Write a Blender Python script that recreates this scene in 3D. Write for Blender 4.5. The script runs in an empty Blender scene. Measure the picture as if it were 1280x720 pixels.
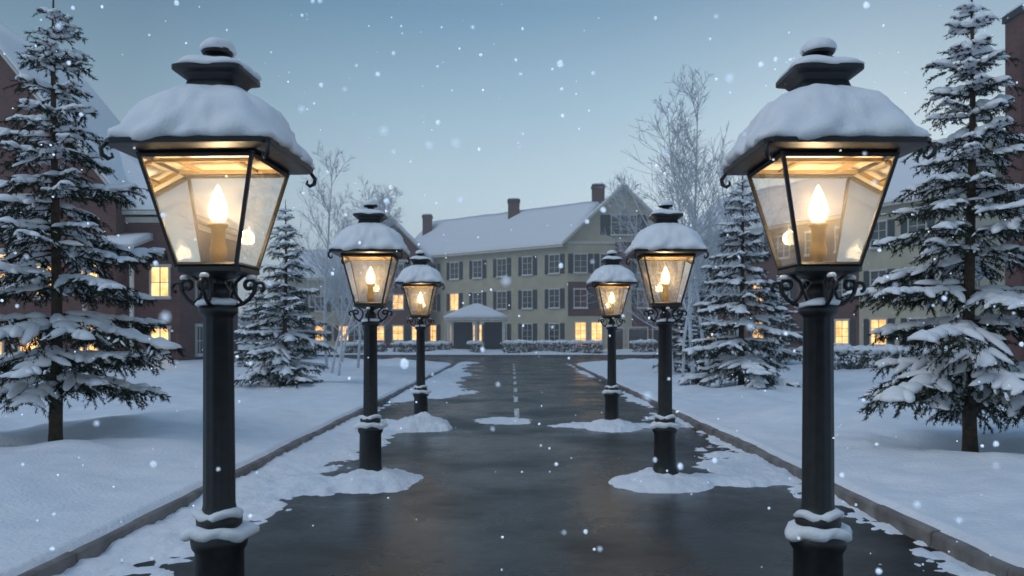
import bpy, math, random
import numpy as np
from mathutils import Vector, Matrix, noise as mnoise

random.seed(7); rng = np.random.default_rng(7)
scene = bpy.context.scene
scene.view_settings.view_transform='Standard'
try: scene.view_settings.look='None'
except Exception: pass
scene.view_settings.exposure=0

def lin(r,g,b):
    f=lambda c:(c/255/12.92 if c/255<=0.04045 else ((c/255+0.055)/1.055)**2.4)
    return (f(r),f(g),f(b),1)

# ------------------------------------------------------------ materials
def newmat(name):
    m=bpy.data.materials.new(name); m.use_nodes=True
    nt=m.node_tree; nt.nodes.clear()
    out=nt.nodes.new('ShaderNodeOutputMaterial')
    return m,nt,out
def N(nt,t,**k):
    n=nt.nodes.new(t)
    for a,b in k.items(): setattr(n,a,b)
    return n
def noise_mat(name,c1,c2,scale=5,rough=(0.6,0.8),bump=0.1,bscale=60,metal=0.0,detail=6,dist=0.02,spec=0.5,sss=0):
    m,nt,out=newmat(name)
    tc=N(nt,'ShaderNodeTexCoord')
    n1=N(nt,'ShaderNodeTexNoise'); n1.inputs['Scale'].default_value=scale; n1.inputs['Detail'].default_value=detail
    nt.links.new(tc.outputs['Object'],n1.inputs['Vector'])
    r=N(nt,'ShaderNodeValToRGB'); r.color_ramp.elements[0].position=.3; r.color_ramp.elements[1].position=.7
    r.color_ramp.elements[0].color=(*c1,1); r.color_ramp.elements[1].color=(*c2,1)
    nt.links.new(n1.outputs['Fac'],r.inputs['Fac'])
    p=N(nt,'ShaderNodeBsdfPrincipled'); p.inputs['Metallic'].default_value=metal
    p.inputs['Specular IOR Level'].default_value=spec
    nt.links.new(r.outputs['Color'],p.inputs['Base Color'])
    mr=N(nt,'ShaderNodeMapRange'); mr.inputs['To Min'].default_value=rough[0]; mr.inputs['To Max'].default_value=rough[1]
    nt.links.new(n1.outputs['Fac'],mr.inputs['Value']); nt.links.new(mr.outputs['Result'],p.inputs['Roughness'])
    if bump>0:
        n2=N(nt,'ShaderNodeTexNoise'); n2.inputs['Scale'].default_value=bscale; n2.inputs['Detail'].default_value=4
        nt.links.new(tc.outputs['Object'],n2.inputs['Vector'])
        b=N(nt,'ShaderNodeBump'); b.inputs['Strength'].default_value=bump; b.inputs['Distance'].default_value=dist
        nt.links.new(n2.outputs['Fac'],b.inputs['Height']); nt.links.new(b.outputs['Normal'],p.inputs['Normal'])
    nt.links.new(p.outputs['BSDF'],out.inputs['Surface'])
    return m
M_snow=noise_mat('snow',(0.76,0.81,0.88),(0.86,0.89,0.93),3,(0.5,0.75),0.55,24,dist=0.035,spec=.3)
M_snowf=noise_mat('snow_fine',(0.80,0.83,0.88),(0.89,0.9,0.92),9,(0.5,0.75),0.45,80,dist=0.008,spec=.3)
M_iron=noise_mat('cast_iron',(0.010,0.011,0.013),(0.024,0.024,0.026),14,(0.32,0.55),0.3,160,0.0,dist=0.003)
M_brass=noise_mat('brass',(0.30,0.19,0.07),(0.42,0.28,0.11),14,(0.35,0.55),0.1,80,0.5,dist=0.003)
M_ceil=noise_mat('lantern_reflector',(0.50,0.44,0.32),(0.68,0.60,0.45),14,(0.4,0.6),0.1,80,0.0,dist=0.003)
M_needle=noise_mat('needles',(0.016,0.026,0.020),(0.05,0.062,0.042),4,(0.5,0.8),0,60,spec=.2)
M_bark=noise_mat('bark',(0.05,0.036,0.027),(0.11,0.08,0.06),12,(0.8,0.95),0.8,50)
M_frost=noise_mat('frosted_bark',(0.50,0.53,0.57),(0.76,0.79,0.83),6,(0.7,0.9),0,40,spec=.2)
M_stone=noise_mat('kerb_stone',(0.11,0.10,0.095),(0.27,0.25,0.24),4,(0.6,0.85),0.6,60,dist=0.01)
M_stucco=noise_mat('stucco',(0.45,0.41,0.30),(0.56,0.51,0.39),1.2,(0.8,0.95),0.3,30)
M_trim=noise_mat('painted_trim',(0.54,0.52,0.46),(0.66,0.63,0.57),3,(0.5,0.7),0.1,30)
M_shut=noise_mat('shutter_paint',(0.028,0.035,0.042),(0.05,0.058,0.065),5,(0.4,0.6),0.1,30)
M_dark=noise_mat('dark_roof_edge',(0.022,0.022,0.026),(0.045,0.042,0.045),4,(0.6,0.8),0.2,30)
M_door=noise_mat('door_wood',(0.06,0.03,0.02),(0.11,0.055,0.035),6,(0.5,0.7),0.2,30)
M_hedge=noise_mat('hedge_leaf',(0.02,0.03,0.022),(0.06,0.07,0.05),8,(0.6,0.8),0,30)
M_glassdark=noise_mat('window_glass',(0.02,0.028,0.035),(0.06,0.075,0.09),.8,(0.05,0.12),0.05,3,spec=.8)

def brick_mat():
    m,nt,out=newmat('brick')
    tc=N(nt,'ShaderNodeTexCoord'); s=N(nt,'ShaderNodeSeparateXYZ'); nt.links.new(tc.outputs['Object'],s.inputs[0])
    a=N(nt,'ShaderNodeMath',operation='ADD'); nt.links.new(s.outputs[0],a.inputs[0]); nt.links.new(s.outputs[1],a.inputs[1])
    c=N(nt,'ShaderNodeCombineXYZ'); nt.links.new(a.outputs[0],c.inputs[0]); nt.links.new(s.outputs[2],c.inputs[1])
    b=N(nt,'ShaderNodeTexBrick'); b.inputs['Scale'].default_value=1.0
    b.inputs['Brick Width'].default_value=0.24; b.inputs['Row Height'].default_value=0.08; b.inputs['Mortar Size'].default_value=0.008
    b.inputs['Color1'].default_value=(0.18,0.055,0.045,1); b.inputs['Color2'].default_value=(0.10,0.036,0.032,1); b.inputs['Mortar'].default_value=(0.17,0.13,0.12,1)
    nt.links.new(c.outputs[0],b.inputs['Vector'])
    n=N(nt,'ShaderNodeTexNoise'); n.inputs['Scale'].default_value=.8; n.inputs['Detail'].default_value=5
    nt.links.new(tc.outputs['Object'],n.inputs['Vector'])
    mr=N(nt,'ShaderNodeMapRange'); mr.inputs['To Min'].default_value=.6; mr.inputs['To Max'].default_value=1.3
    nt.links.new(n.outputs['Fac'],mr.inputs['Value'])
    mx=N(nt,'ShaderNodeVectorMath',operation='SCALE'); nt.links.new(b.outputs['Color'],mx.inputs[0]); nt.links.new(mr.outputs['Result'],mx.inputs['Scale'])
    p=N(nt,'ShaderNodeBsdfPrincipled'); p.inputs['Roughness'].default_value=.85
    nt.links.new(mx.outputs[0],p.inputs['Base Color'])
    bp=N(nt,'ShaderNodeBump'); bp.inputs['Strength'].default_value=.4; bp.inputs['Distance'].default_value=.01; bp.invert=True
    nt.links.new(b.outputs['Fac'],bp.inputs['Height']); nt.links.new(bp.outputs['Normal'],p.inputs['Normal'])
    nt.links.new(p.outputs['BSDF'],out.inputs['Surface']); return m
M_brick=brick_mat()

def emis_mat(name,c1,c2,scale,s,gl=.06):
    m,nt,out=newmat(name)
    tc=N(nt,'ShaderNodeTexCoord'); n=N(nt,'ShaderNodeTexNoise'); n.inputs['Scale'].default_value=scale; n.inputs['Detail'].default_value=3
    nt.links.new(tc.outputs['Object'],n.inputs['Vector'])
    r=N(nt,'ShaderNodeValToRGB'); r.color_ramp.elements[0].position=.35; r.color_ramp.elements[1].position=.65
    r.color_ramp.elements[0].color=(*c1,1); r.color_ramp.elements[1].color=(*c2,1)
    nt.links.new(n.outputs['Fac'],r.inputs['Fac'])
    e=N(nt,'ShaderNodeEmission'); e.inputs['Strength'].default_value=s
    nt.links.new(r.outputs['Color'],e.inputs['Color'])
    g=N(nt,'ShaderNodeBsdfGlossy'); g.inputs['Roughness'].default_value=.08
    mx=N(nt,'ShaderNodeMixShader'); mx.inputs[0].default_value=gl
    nt.links.new(e.outputs[0],mx.inputs[1]); nt.links.new(g.outputs[0],mx.inputs[2])
    nt.links.new(mx.outputs[0],out.inputs['Surface']); return m
M_lit=emis_mat('lit_window',(0.62,0.29,0.08),(1.0,0.60,0.24),1.7,2.5)
M_flame=emis_mat('bulb_filament',(1.0,0.74,0.42),(1.0,0.80,0.48),10,40,0)

def envelope_mat():
    m,nt,out=newmat('bulb_glass')
    t=N(nt,'ShaderNodeBsdfTransparent'); e=N(nt,'ShaderNodeEmission'); e.inputs['Color'].default_value=(1,.76,.40,1); e.inputs['Strength'].default_value=9
    lw=N(nt,'ShaderNodeTexNoise'); lw.inputs['Scale'].default_value=20
    mr=N(nt,'ShaderNodeMapRange'); mr.inputs['To Min'].default_value=.20; mr.inputs['To Max'].default_value=.38
    nt.links.new(lw.outputs['Fac'],mr.inputs['Value'])
    mx=N(nt,'ShaderNodeMixShader'); nt.links.new(mr.outputs['Result'],mx.inputs[0])
    nt.links.new(t.outputs[0],mx.inputs[1]); nt.links.new(e.outputs[0],mx.inputs[2]); nt.links.new(mx.outputs[0],out.inputs['Surface']); return m
M_env=envelope_mat()

def pane_mat():
    m,nt,out=newmat('lantern_glass')
    tc=N(nt,'ShaderNodeTexCoord'); n=N(nt,'ShaderNodeTexNoise'); n.inputs['Scale'].default_value=6; n.inputs['Detail'].default_value=7
    nt.links.new(tc.outputs['Object'],n.inputs['Vector'])
    mr=N(nt,'ShaderNodeMapRange'); mr.inputs['From Min'].default_value=.38; mr.inputs['From Max'].default_value=.72; mr.inputs['To Min'].default_value=.02; mr.inputs['To Max'].default_value=.08
    nt.links.new(n.outputs['Fac'],mr.inputs['Value'])
    t=N(nt,'ShaderNodeBsdfTransparent'); t.inputs['Color'].default_value=(1,.98,.95,1); tr=N(nt,'ShaderNodeBsdfTranslucent'); tr.inputs['Color'].default_value=(.95,.84,.62,1)
    df=N(nt,'ShaderNodeBsdfDiffuse'); df.inputs['Color'].default_value=(.9,.82,.66,1)
    mm=N(nt,'ShaderNodeMixShader'); mm.inputs[0].default_value=.4; nt.links.new(tr.outputs[0],mm.inputs[1]); nt.links.new(df.outputs[0],mm.inputs[2])
    m1=N(nt,'ShaderNodeMixShader'); nt.links.new(mr.outputs['Result'],m1.inputs[0]); nt.links.new(t.outputs[0],m1.inputs[1]); nt.links.new(mm.outputs[0],m1.inputs[2])
    fr=N(nt,'ShaderNodeFresnel'); fr.inputs['IOR'].default_value=1.5
    g=N(nt,'ShaderNodeBsdfGlossy'); g.inputs['Roughness'].default_value=.015
    m2=N(nt,'ShaderNodeMixShader'); nt.links.new(fr.outputs[0],m2.inputs[0]); nt.links.new(m1.outputs[0],m2.inputs[1]); nt.links.new(g.outputs[0],m2.inputs[2])
    nt.links.new(m2.outputs[0],out.inputs['Surface']); return m
M_pane=pane_mat()

def volmat(name,col,dens,an):
    m,nt,out=newmat(name); v=N(nt,'ShaderNodeVolumeScatter'); v.inputs['Color'].default_value=(*col,1); v.inputs['Density'].default_value=dens; v.inputs['Anisotropy'].default_value=an
    nt.links.new(v.outputs[0],out.inputs['Volume']); return m
M_mist=volmat('mist',(.93,.97,1),.0042,.2)
M_glowvol=volmat('lantern_glow_scatter',(1,.92,.78),.45,.3)  # scatter added inside the lanterns to give the bulbs a warm halo

def asphalt_mat():
    m,nt,out=newmat('asphalt')
    tc=N(nt,'ShaderNodeTexCoord')
    def nz(s,d=6,r=.55):
        n=N(nt,'ShaderNodeTexNoise'); n.inputs['Scale'].default_value=s; n.inputs['Detail'].default_value=d; n.inputs['Roughness'].default_value=r
        nt.links.new(tc.outputs['Object'],n.inputs['Vector']); return n
    big=nz(.45,5,.6); med=nz(2.6,8,.65); fine=nz(120,3)
    r=N(nt,'ShaderNodeValToRGB'); e=r.color_ramp.elements
    e[0].position=.3; e[0].color=(0.008,0.0072,0.007,1); e[1].position=.75; e[1].color=(0.026,0.023,0.022,1)
    nt.links.new(med.outputs['Fac'],r.inputs['Fac'])
    fm=N(nt,'ShaderNodeMath',operation='MULTIPLY'); nt.links.new(big.outputs['Fac'],fm.inputs[0]); nt.links.new(med.outputs['Fac'],fm.inputs[1])
    fr=N(nt,'ShaderNodeMapRange'); fr.inputs['From Min'].default_value=.29; fr.inputs['From Max'].default_value=.46; fr.inputs['To Max'].default_value=.06
    nt.links.new(fm.outputs[0],fr.inputs['Value'])
    mc=N(nt,'ShaderNodeMixRGB'); nt.links.new(fr.outputs['Result'],mc.inputs[0]); nt.links.new(r.outputs['Color'],mc.inputs[1]); mc.inputs[2].default_value=(.55,.6,.66,1)
    sp=N(nt,'ShaderNodeMapRange'); sp.inputs['From Min'].default_value=.60; sp.inputs['From Max'].default_value=.75; sp.inputs['To Max'].default_value=.5
    nt.links.new(fine.outputs['Fac'],sp.inputs['Value'])
    mc2=N(nt,'ShaderNodeMixRGB'); nt.links.new(sp.outputs['Result'],mc2.inputs[0]); nt.links.new(mc.outputs[0],mc2.inputs[1]); mc2.inputs[2].default_value=(.11,.10,.09,1)
    p=N(nt,'ShaderNodeBsdfPrincipled'); nt.links.new(mc2.outputs[0],p.inputs['Base Color'])
    rr=N(nt,'ShaderNodeMapRange'); rr.inputs['From Min'].default_value=.38; rr.inputs['From Max'].default_value=.62; rr.inputs['To Min'].default_value=.12; rr.inputs['To Max'].default_value=.44
    nt.links.new(big.outputs['Fac'],rr.inputs['Value']); nt.links.new(rr.outputs['Result'],p.inputs['Roughness'])
    p.inputs['Specular IOR Level'].default_value=.24
    b=N(nt,'ShaderNodeBump'); b.inputs['Strength'].default_value=.4; b.inputs['Distance'].default_value=.005
    nt.links.new(fine.outputs['Fac'],b.inputs['Height'])
    b2=N(nt,'ShaderNodeBump'); b2.inputs['Strength'].default_value=.25; b2.inputs['Distance'].default_value=.03
    nt.links.new(med.outputs['Fac'],b2.inputs['Height']); nt.links.new(b.outputs['Normal'],b2.inputs['Normal'])
    nt.links.new(b2.outputs['Normal'],p.inputs['Normal'])
    nt.links.new(p.outputs['BSDF'],out.inputs['Surface']); return m
M_asph=asphalt_mat()

def paint_mat():
    m,nt,out=newmat('worn_paint')
    tc=N(nt,'ShaderNodeTexCoord'); n=N(nt,'ShaderNodeTexNoise'); n.inputs['Scale'].default_value=9; n.inputs['Detail'].default_value=8
    nt.links.new(tc.outputs['Object'],n.inputs['Vector'])
    r=N(nt,'ShaderNodeValToRGB'); r.color_ramp.elements[0].position=.4; r.color_ramp.elements[1].position=.5
    r.color_ramp.elements[0].color=(.06,.06,.06,1); r.color_ramp.elements[1].color=(.7,.72,.72,1)
    nt.links.new(n.outputs['Fac'],r.inputs['Fac'])
    p=N(nt,'ShaderNodeBsdfPrincipled'); p.inputs['Roughness'].default_value=.6
    nt.links.new(r.outputs['Color'],p.inputs['Base Color']); nt.links.new(p.outputs[0],out.inputs['Surface']); return m
M_paint=paint_mat()

def flake_mat():
    m,nt,out=newmat('snowflake')
    tc=N(nt,'ShaderNodeTexCoord'); n=N(nt,'ShaderNodeTexNoise'); n.inputs['Scale'].default_value=3
    nt.links.new(tc.outputs['Object'],n.inputs['Vector'])
    mr=N(nt,'ShaderNodeMapRange'); mr.inputs['To Min'].default_value=.1; mr.inputs['To Max'].default_value=.6; nt.links.new(n.outputs['Fac'],mr.inputs['Value'])
    d=N(nt,'ShaderNodeBsdfDiffuse'); d.inputs['Color'].default_value=(.9,.92,.95,1)
    t=N(nt,'ShaderNodeBsdfTranslucent'); t.inputs['Color'].default_value=(.9,.92,.95,1)
    a=N(nt,'ShaderNodeAddShader'); nt.links.new(d.outputs[0],a.inputs[0]); nt.links.new(t.outputs[0],a.inputs[1])
    tp=N(nt,'ShaderNodeBsdfTransparent'); mx=N(nt,'ShaderNodeMixShader'); nt.links.new(mr.outputs[0],mx.inputs[0])
    nt.links.new(a.outputs[0],mx.inputs[1]); nt.links.new(tp.outputs[0],mx.inputs[2]); nt.links.new(mx.outputs[0],out.inputs['Surface']); return m
M_flake=flake_mat()

# ------------------------------------------------------------ mesh helpers
class MB:
    def __init__(s): s.v=[];s.f=[];s.m=[];s.sm=[]
    def add(s,vs,fs,mat=0,smooth=False):
        o=len(s.v); s.v.extend([tuple(v) for v in vs])
        for f in fs: s.f.append([i+o for i in f]); s.m.append(mat); s.sm.append(smooth)
    def box(s,x0,x1,y0,y1,z0,z1,mat=0):
        s.add([(x0,y0,z0),(x1,y0,z0),(x1,y1,z0),(x0,y1,z0),(x0,y0,z1),(x1,y0,z1),(x1,y1,z1),(x0,y1,z1)],
              [(0,3,2,1),(4,5,6,7),(0,1,5,4),(1,2,6,5),(2,3,7,6),(3,0,4,7)],mat)
    def obox(s,O,T,Nn,t0,t1,n0,n1,z0,z1,mat=0):
        O=Vector(O);T=Vector(T);Nn=Vector(Nn);Z=Vector((0,0,1))
        P=[O+T*t+Nn*n+Z*z for z in (z0,z1) for (t,n) in ((t0,n0),(t1,n0),(t1,n1),(t0,n1))]
        s.add(P,[(0,3,2,1),(4,5,6,7),(0,1,5,4),(1,2,6,5),(2,3,7,6),(3,0,4,7)],mat)
    def lathe(s,prof,segs=48,mat=0,smooth=True,c=(0,0,0),nz=0,seed=0,flute=0,cap=True):
        vs=[];fs=[]
        for i,p in enumerate(prof):
            a,z=p[0],p[1]; n=p[2] if len(p)>2 else 2
            for k in range(segs):
                t=2*math.pi*(k+.5)/segs
                cx,sx=math.cos(t),math.sin(t)
                r=a/((abs(cx)**n+abs(sx)**n)**(1/n))
                if flute and 0.8<z<1.8: r*=1-flute*abs(math.sin(6*t))
                x,y,zz=r*cx,r*sx,z
                if nz and a>0.001:
                    d=mnoise.noise(Vector((x*9+seed,y*9,zz*9)))+.5*mnoise.noise(Vector((x*22+seed,y*22,zz*22)))
                    f=1+nz*d/max(a,.05); x*=f;y*=f; zz+=nz*.8*mnoise.noise(Vector((x*7,y*7+seed,5)))
                vs.append((x+c[0],y+c[1],zz+c[2]))
        for i in range(len(prof)-1):
            for k in range(segs):
                k2=(k+1)%segs
                fs.append((i*segs+k,i*segs+k2,(i+1)*segs+k2,(i+1)*segs+k))
        if cap:
            fs.append(tuple(reversed(range(segs)))); o=(len(prof)-1)*segs; fs.append(tuple(o+k for k in range(segs)))
        s.add(vs,fs,mat,smooth)
    def tube(s,pts,rad,segs=6,mat=0,smooth=True):
        pts=[Vector(p) for p in pts]; n=len(pts)
        if not hasattr(rad,'__len__'): rad=[rad]*n
        vs=[];fs=[]; up=Vector((0,0,1))
        d0=(pts[1]-pts[0]).normalized()
        a=d0.cross(up); 
        if a.length<.05: a=d0.cross(Vector((1,0,0)))
        a.normalize()
        for i,p in enumerate(pts):
            d=(pts[min(i+1,n-1)]-pts[max(i-1,0)]).normalized()
            a=(a-d*a.dot(d)).normalized(); b=d.cross(a)
            for k in range(segs):
                t=2*math.pi*k/segs; vs.append(p+(a*math.cos(t)+b*math.sin(t))*rad[i])
        for i in range(n-1):
            for k in range(segs):
                k2=(k+1)%segs; fs.append((i*segs+k,i*segs+k2,(i+1)*segs+k2,(i+1)*segs+k))
        fs.append(tuple(reversed(range(segs)))); fs.append(tuple((n-1)*segs+k for k in range(segs)))
        s.add(vs,fs,mat,smooth)
    def mesh(s,name,mats):
        me=bpy.data.meshes.new(name); me.from_pydata(s.v,[],s.f)
        for m in mats: me.materials.append(m)
        me.polygons.foreach_set('material_index',s.m); me.polygons.foreach_set('use_smooth',s.sm)
        me.update(); return me
def obj(name,data,parent=None,loc=(0,0,0),rz=0,scale=None):
    o=bpy.data.objects.new(name,data); scene.collection.objects.link(o)
    o.location=loc; o.rotation_euler=(0,0,rz)
    if scale: o.scale=scale if hasattr(scale,'__len__') else (scale,)*3
    if parent: o.parent=parent
    return o
def empty(name,loc=(0,0,0),rz=0):
    o=obj(name,None,None,loc,rz); o.empty_display_size=.3; return o
def npmesh(name,V,F,mats,mi=None,smooth=None):
    V=np.asarray(V,np.float32);F=np.asarray(F,np.int32);k=F.shape[1]
    me=bpy.data.meshes.new(name); me.vertices.add(len(V)); me.vertices.foreach_set('co',V.ravel())
    me.loops.add(F.size); me.loops.foreach_set('vertex_index',F.ravel())
    me.polygons.add(len(F)); me.polygons.foreach_set('loop_start',np.arange(0,F.size,k,dtype=np.int32))
    for m in mats: me.materials.append(m)
    if mi is not None: me.polygons.foreach_set('material_index',np.asarray(mi,np.int32))
    if smooth is None: smooth=np.ones(len(F),bool)
    me.polygons.foreach_set('use_smooth',np.asarray(smooth,bool))
    me.update(calc_edges=True); return me

_perm=rng.random((256,256)).astype(np.float32)
def vnoise(x,y):
    xi=np.floor(x).astype(int);yi=np.floor(y).astype(int);xf=x-xi;yf=y-yi
    u=xf*xf*(3-2*xf);v=yf*yf*(3-2*yf)
    g=lambda a,b:_perm[a%256,b%256]
    return (g(xi,yi)*(1-u)+g(xi+1,yi)*u)*(1-v)+(g(xi,yi+1)*(1-u)+g(xi+1,yi+1)*u)*v
def fbm(x,y,o=4):
    s=0;a=.5;t=0
    for i in range(o): s=s+a*vnoise(x*2**i+17*i,y*2**i+31*i);t+=a;a*=.5
    return s/t
def sstep(a,b,x):
    t=np.clip((x-a)/(b-a),0,1);return t*t*(3-2*t)

# ------------------------------------------------------------ world / light / camera
w=bpy.data.worlds.new('World'); scene.world=w; w.use_nodes=True
nt=w.node_tree; nt.nodes.clear()
out=N(nt,'ShaderNodeOutputWorld'); bg=N(nt,'ShaderNodeBackground'); bg2=N(nt,'ShaderNodeBackground'); ad=N(nt,'ShaderNodeAddShader')
sky=N(nt,'ShaderNodeTexSky'); sky.sky_type='NISHITA'; sky.sun_disc=False
SE,SR=math.radians(14),math.radians(25)
sky.sun_elevation=SE; sky.sun_rotation=SR
nt.links.new(sky.outputs[0],bg2.inputs[0]); bg2.inputs[1].default_value=.006
tc=N(nt,'ShaderNodeTexCoord'); sp=N(nt,'ShaderNodeSeparateXYZ'); nt.links.new(tc.outputs['Generated'],sp.inputs[0])
rp=N(nt,'ShaderNodeValToRGB'); nt.links.new(sp.outputs[2],rp.inputs[0])
E=rp.color_ramp.elements
E[0].position=0.0; E[0].color=lin(210,228,240)
E[1].position=1.0; E[1].color=lin(126,162,204)
for p_,c_ in ((.08,(204,224,237)),(.17,(190,214,229)),(.27,(156,188,209)),(.38,(116,153,182)),(.6,(118,154,192))):
    e=E.new(p_); e.color=lin(*c_)
dp=N(nt,'ShaderNodeVectorMath',operation='DOT_PRODUCT'); nt.links.new(tc.outputs['Generated'],dp.inputs[0]); dp.inputs[1].default_value=(math.sin(.22),math.cos(.22),0.10)
mr=N(nt,'ShaderNodeMapRange'); mr.inputs['From Min'].default_value=.78; mr.inputs['From Max'].default_value=1; mr.inputs['To Min'].default_value=.70; mr.inputs['To Max'].default_value=1.08
nt.links.new(dp.outputs['Value'],mr.inputs['Value'])
nz=N(nt,'ShaderNodeTexNoise'); nz.inputs['Scale'].default_value=2.2; nz.inputs['Detail'].default_value=3; nt.links.new(tc.outputs['Generated'],nz.inputs['Vector'])
mr2=N(nt,'ShaderNodeMapRange'); mr2.inputs['To Min'].default_value=.92; mr2.inputs['To Max'].default_value=1.08; nt.links.new(nz.outputs['Fac'],mr2.inputs['Value'])
mm=N(nt,'ShaderNodeMath',operation='MULTIPLY'); nt.links.new(mr.outputs[0],mm.inputs[0]); nt.links.new(mr2.outputs[0],mm.inputs[1])
nt.links.new(rp.outputs[0],bg.inputs[0]); nt.links.new(mm.outputs[0],bg.inputs[1])
nt.links.new(bg.outputs[0],ad.inputs[0]); nt.links.new(bg2.outputs[0],ad.inputs[1]); nt.links.new(ad.outputs[0],out.inputs[0])

sl=bpy.data.lights.new('sun','SUN'); sl.energy=.75; sl.angle=math.radians(40); sl.color=(.93,.96,1.0)
so=obj('sun',sl)
src=Vector((-.55,-.35,.8)).normalized()
so.rotation_euler=src.to_track_quat('Z','Y').to_euler()

cd=bpy.data.cameras.new('camera'); cam=obj('camera',cd,None,(0,0,1.7)); cam.rotation_euler=(math.radians(90),0,0)
cd.lens=28; cd.sensor_width=36; cd.shift_y=59/1280; cd.clip_end=3000; cd.clip_start=.05
cd.dof.use_dof=True; cd.dof.focus_distance=6.5; cd.dof.aperture_fstop=2.8
scene.camera=cam

# ------------------------------------------------------------ ground, road, kerbs
KL,KR=-3.15,3.35; YS,YN=50.0,64.0; XE=20.0
def rq(qx,qy,r):
    ax=qx+r;ay=qy+r
    return np.hypot(np.maximum(ax,0),np.maximum(ay,0))+np.minimum(np.maximum(ax,ay),0)-r
def lawn_sd(x,y):
    a=rq(x-KL,y-YS,8.0); b=rq(KR-x,y-YS,8.0); c=YN-y; d=XE-x
    return np.minimum(np.minimum(a,b),np.minimum(c,d))
def axis(segs):
    o=[]
    for a,b,s in segs:
        n=max(1,int(round((b-a)/s))); o+=list(np.linspace(a,b,n,endpoint=False))
    o.append(segs[-1][1]); return np.array(o)
X=axis([(-900,-200,100),(-200,-60,20),(-60,-30,1.5),(-30,-12,.35),(-12,-4,.1),(-4,KL-.28,.05),(KL-.28,KL,.02),(KL,KR,1.3),(KR,KR+.28,.02),(KR+.28,4.2,.05),(4.2,12,.1),(12,30,.35),(30,60,1.5),(60,200,20),(200,900,100)])
Y=axis([(-60,-2,4),(-2,1.5,.3),(1.5,14,.07),(14,30,.16),(30,70,.4),(70,120,2),(120,300,20),(300,1500,150)])
GX,GY=np.meshgrid(X,Y)
sd=lawn_sd(GX,GY)
dep=-sd
fn=fbm(GX*2.3,GY*2.3,4)-.5
h=.10*sstep(.15,1.6,dep)+(fbm(GX*.35,GY*.35,4)-.5)*.55*sstep(.25,2.5,dep)+(fbm(GX*.9+30,GY*.6,3)-.5)*.16*sstep(.3,1.5,dep)+fn*.09*sstep(.1,.5,dep)
for tx,ty,tr in ((-6.2,10.8,1.3),(6.05,10.5,1.3),(-6.6,23.2,1.2),(6.3,21.8,1.2)):
    h=h-.10*np.exp(-(((GX-tx)**2+(GY-ty)**2)/(tr*.45)**2))+.07*np.exp(-((np.hypot(GX-tx,GY-ty)-tr)/.5)**2)
edge=dep-.078+(fbm(GX*.8+7,GY*.8,4)-.5)*.14
Z=np.where(dep>.018, .129+np.clip(edge*.9,-.05,.05)+h, -.05)
nrow,ncol=GX.shape
V=np.stack([GX,GY,Z],-1).reshape(-1,3)
idx=np.arange(nrow*ncol).reshape(nrow,ncol)
F=np.stack([idx[:-1,:-1],idx[:-1,1:],idx[1:,1:],idx[1:,:-1]],-1).reshape(-1,4)
obj('snowy_ground',npmesh('snowy_ground',V,F,[M_snow]))

mb=MB(); mb.add([(KL-.015,-30,0),(KR+.015,-30,0),(KR+.015,YS-9,0),(KL-.015,YS-9,0)],[(0,1,2,3)])
mb.add([(-70,YS-9,0),(XE,YS-9,0),(XE,YN+.01,0),(-70,YN+.01,0)],[(0,1,2,3)])
obj('asphalt_road',mb.mesh('asphalt_road',[M_asph]))
mb=MB(); y=16.6
while y<47:
    mb.box(.05,.16,y,y+1.8,.002,.005); y+=3.6
obj('road_markings',mb.mesh('road_markings',[M_paint]))

def kerb_path(pts,name):
    mb=MB(); pts=[Vector((*p,0)) for p in pts]
    cum=[0]
    for a,b in zip(pts,pts[1:]): cum.append(cum[-1]+(b-a).length)
    def at(s):
        for i in range(len(cum)-1):
            if s<=cum[i+1] or i==len(cum)-2:
                t=(s-cum[i])/(cum[i+1]-cum[i]); return pts[i].lerp(pts[i+1],t)
    s=0
    while s<cum[-1]-.3:
        e=min(s+.98,cum[-1]); a,b=at(s+.006),at(e-.006); T=(b-a).normalized(); Nn=Vector((-T.y,T.x,0)); ln=(b-a).length
        hh=.132+random.uniform(-.006,.006); o=random.uniform(-.006,.006)
        P=[]
        prof=[(0+o,-.06),(0+o,hh-.03),(.008+o,hh-.01),(.03+o,hh),(.15,hh),(.15,-.06)]; k=len(prof)
        for t in (0,ln):
            for n,z in prof: P.append(a+T*t+Nn*n+Vector((0,0,z)))
        mb.add(P,[(i,i+1,i+1+k,i+k) for i in range(k-1)]+[tuple(reversed(range(k))),tuple(range(k,2*k))],0)
        s=e
    obj(name,mb.mesh(name,[M_stone]))
arc=lambda cx,cy,r,a0,a1,n=14:[(cx+r*math.cos(math.radians(a0+(a1-a0)*i/n)),cy+r*math.sin(math.radians(a0+(a1-a0)*i/n))) for i in range(n+1)]
kerb_path([(KL,-6)]+arc(KL-8,YS-8,8,0,90)+[(-60,YS)],'kerb')
kerb_path([(XE,YS)]+list(arc(KR+8,YS-8,8,90,180))+[(KR,-6)],'kerb')
kerb_path([(-60,YN),(XE,YN)],'kerb')

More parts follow.
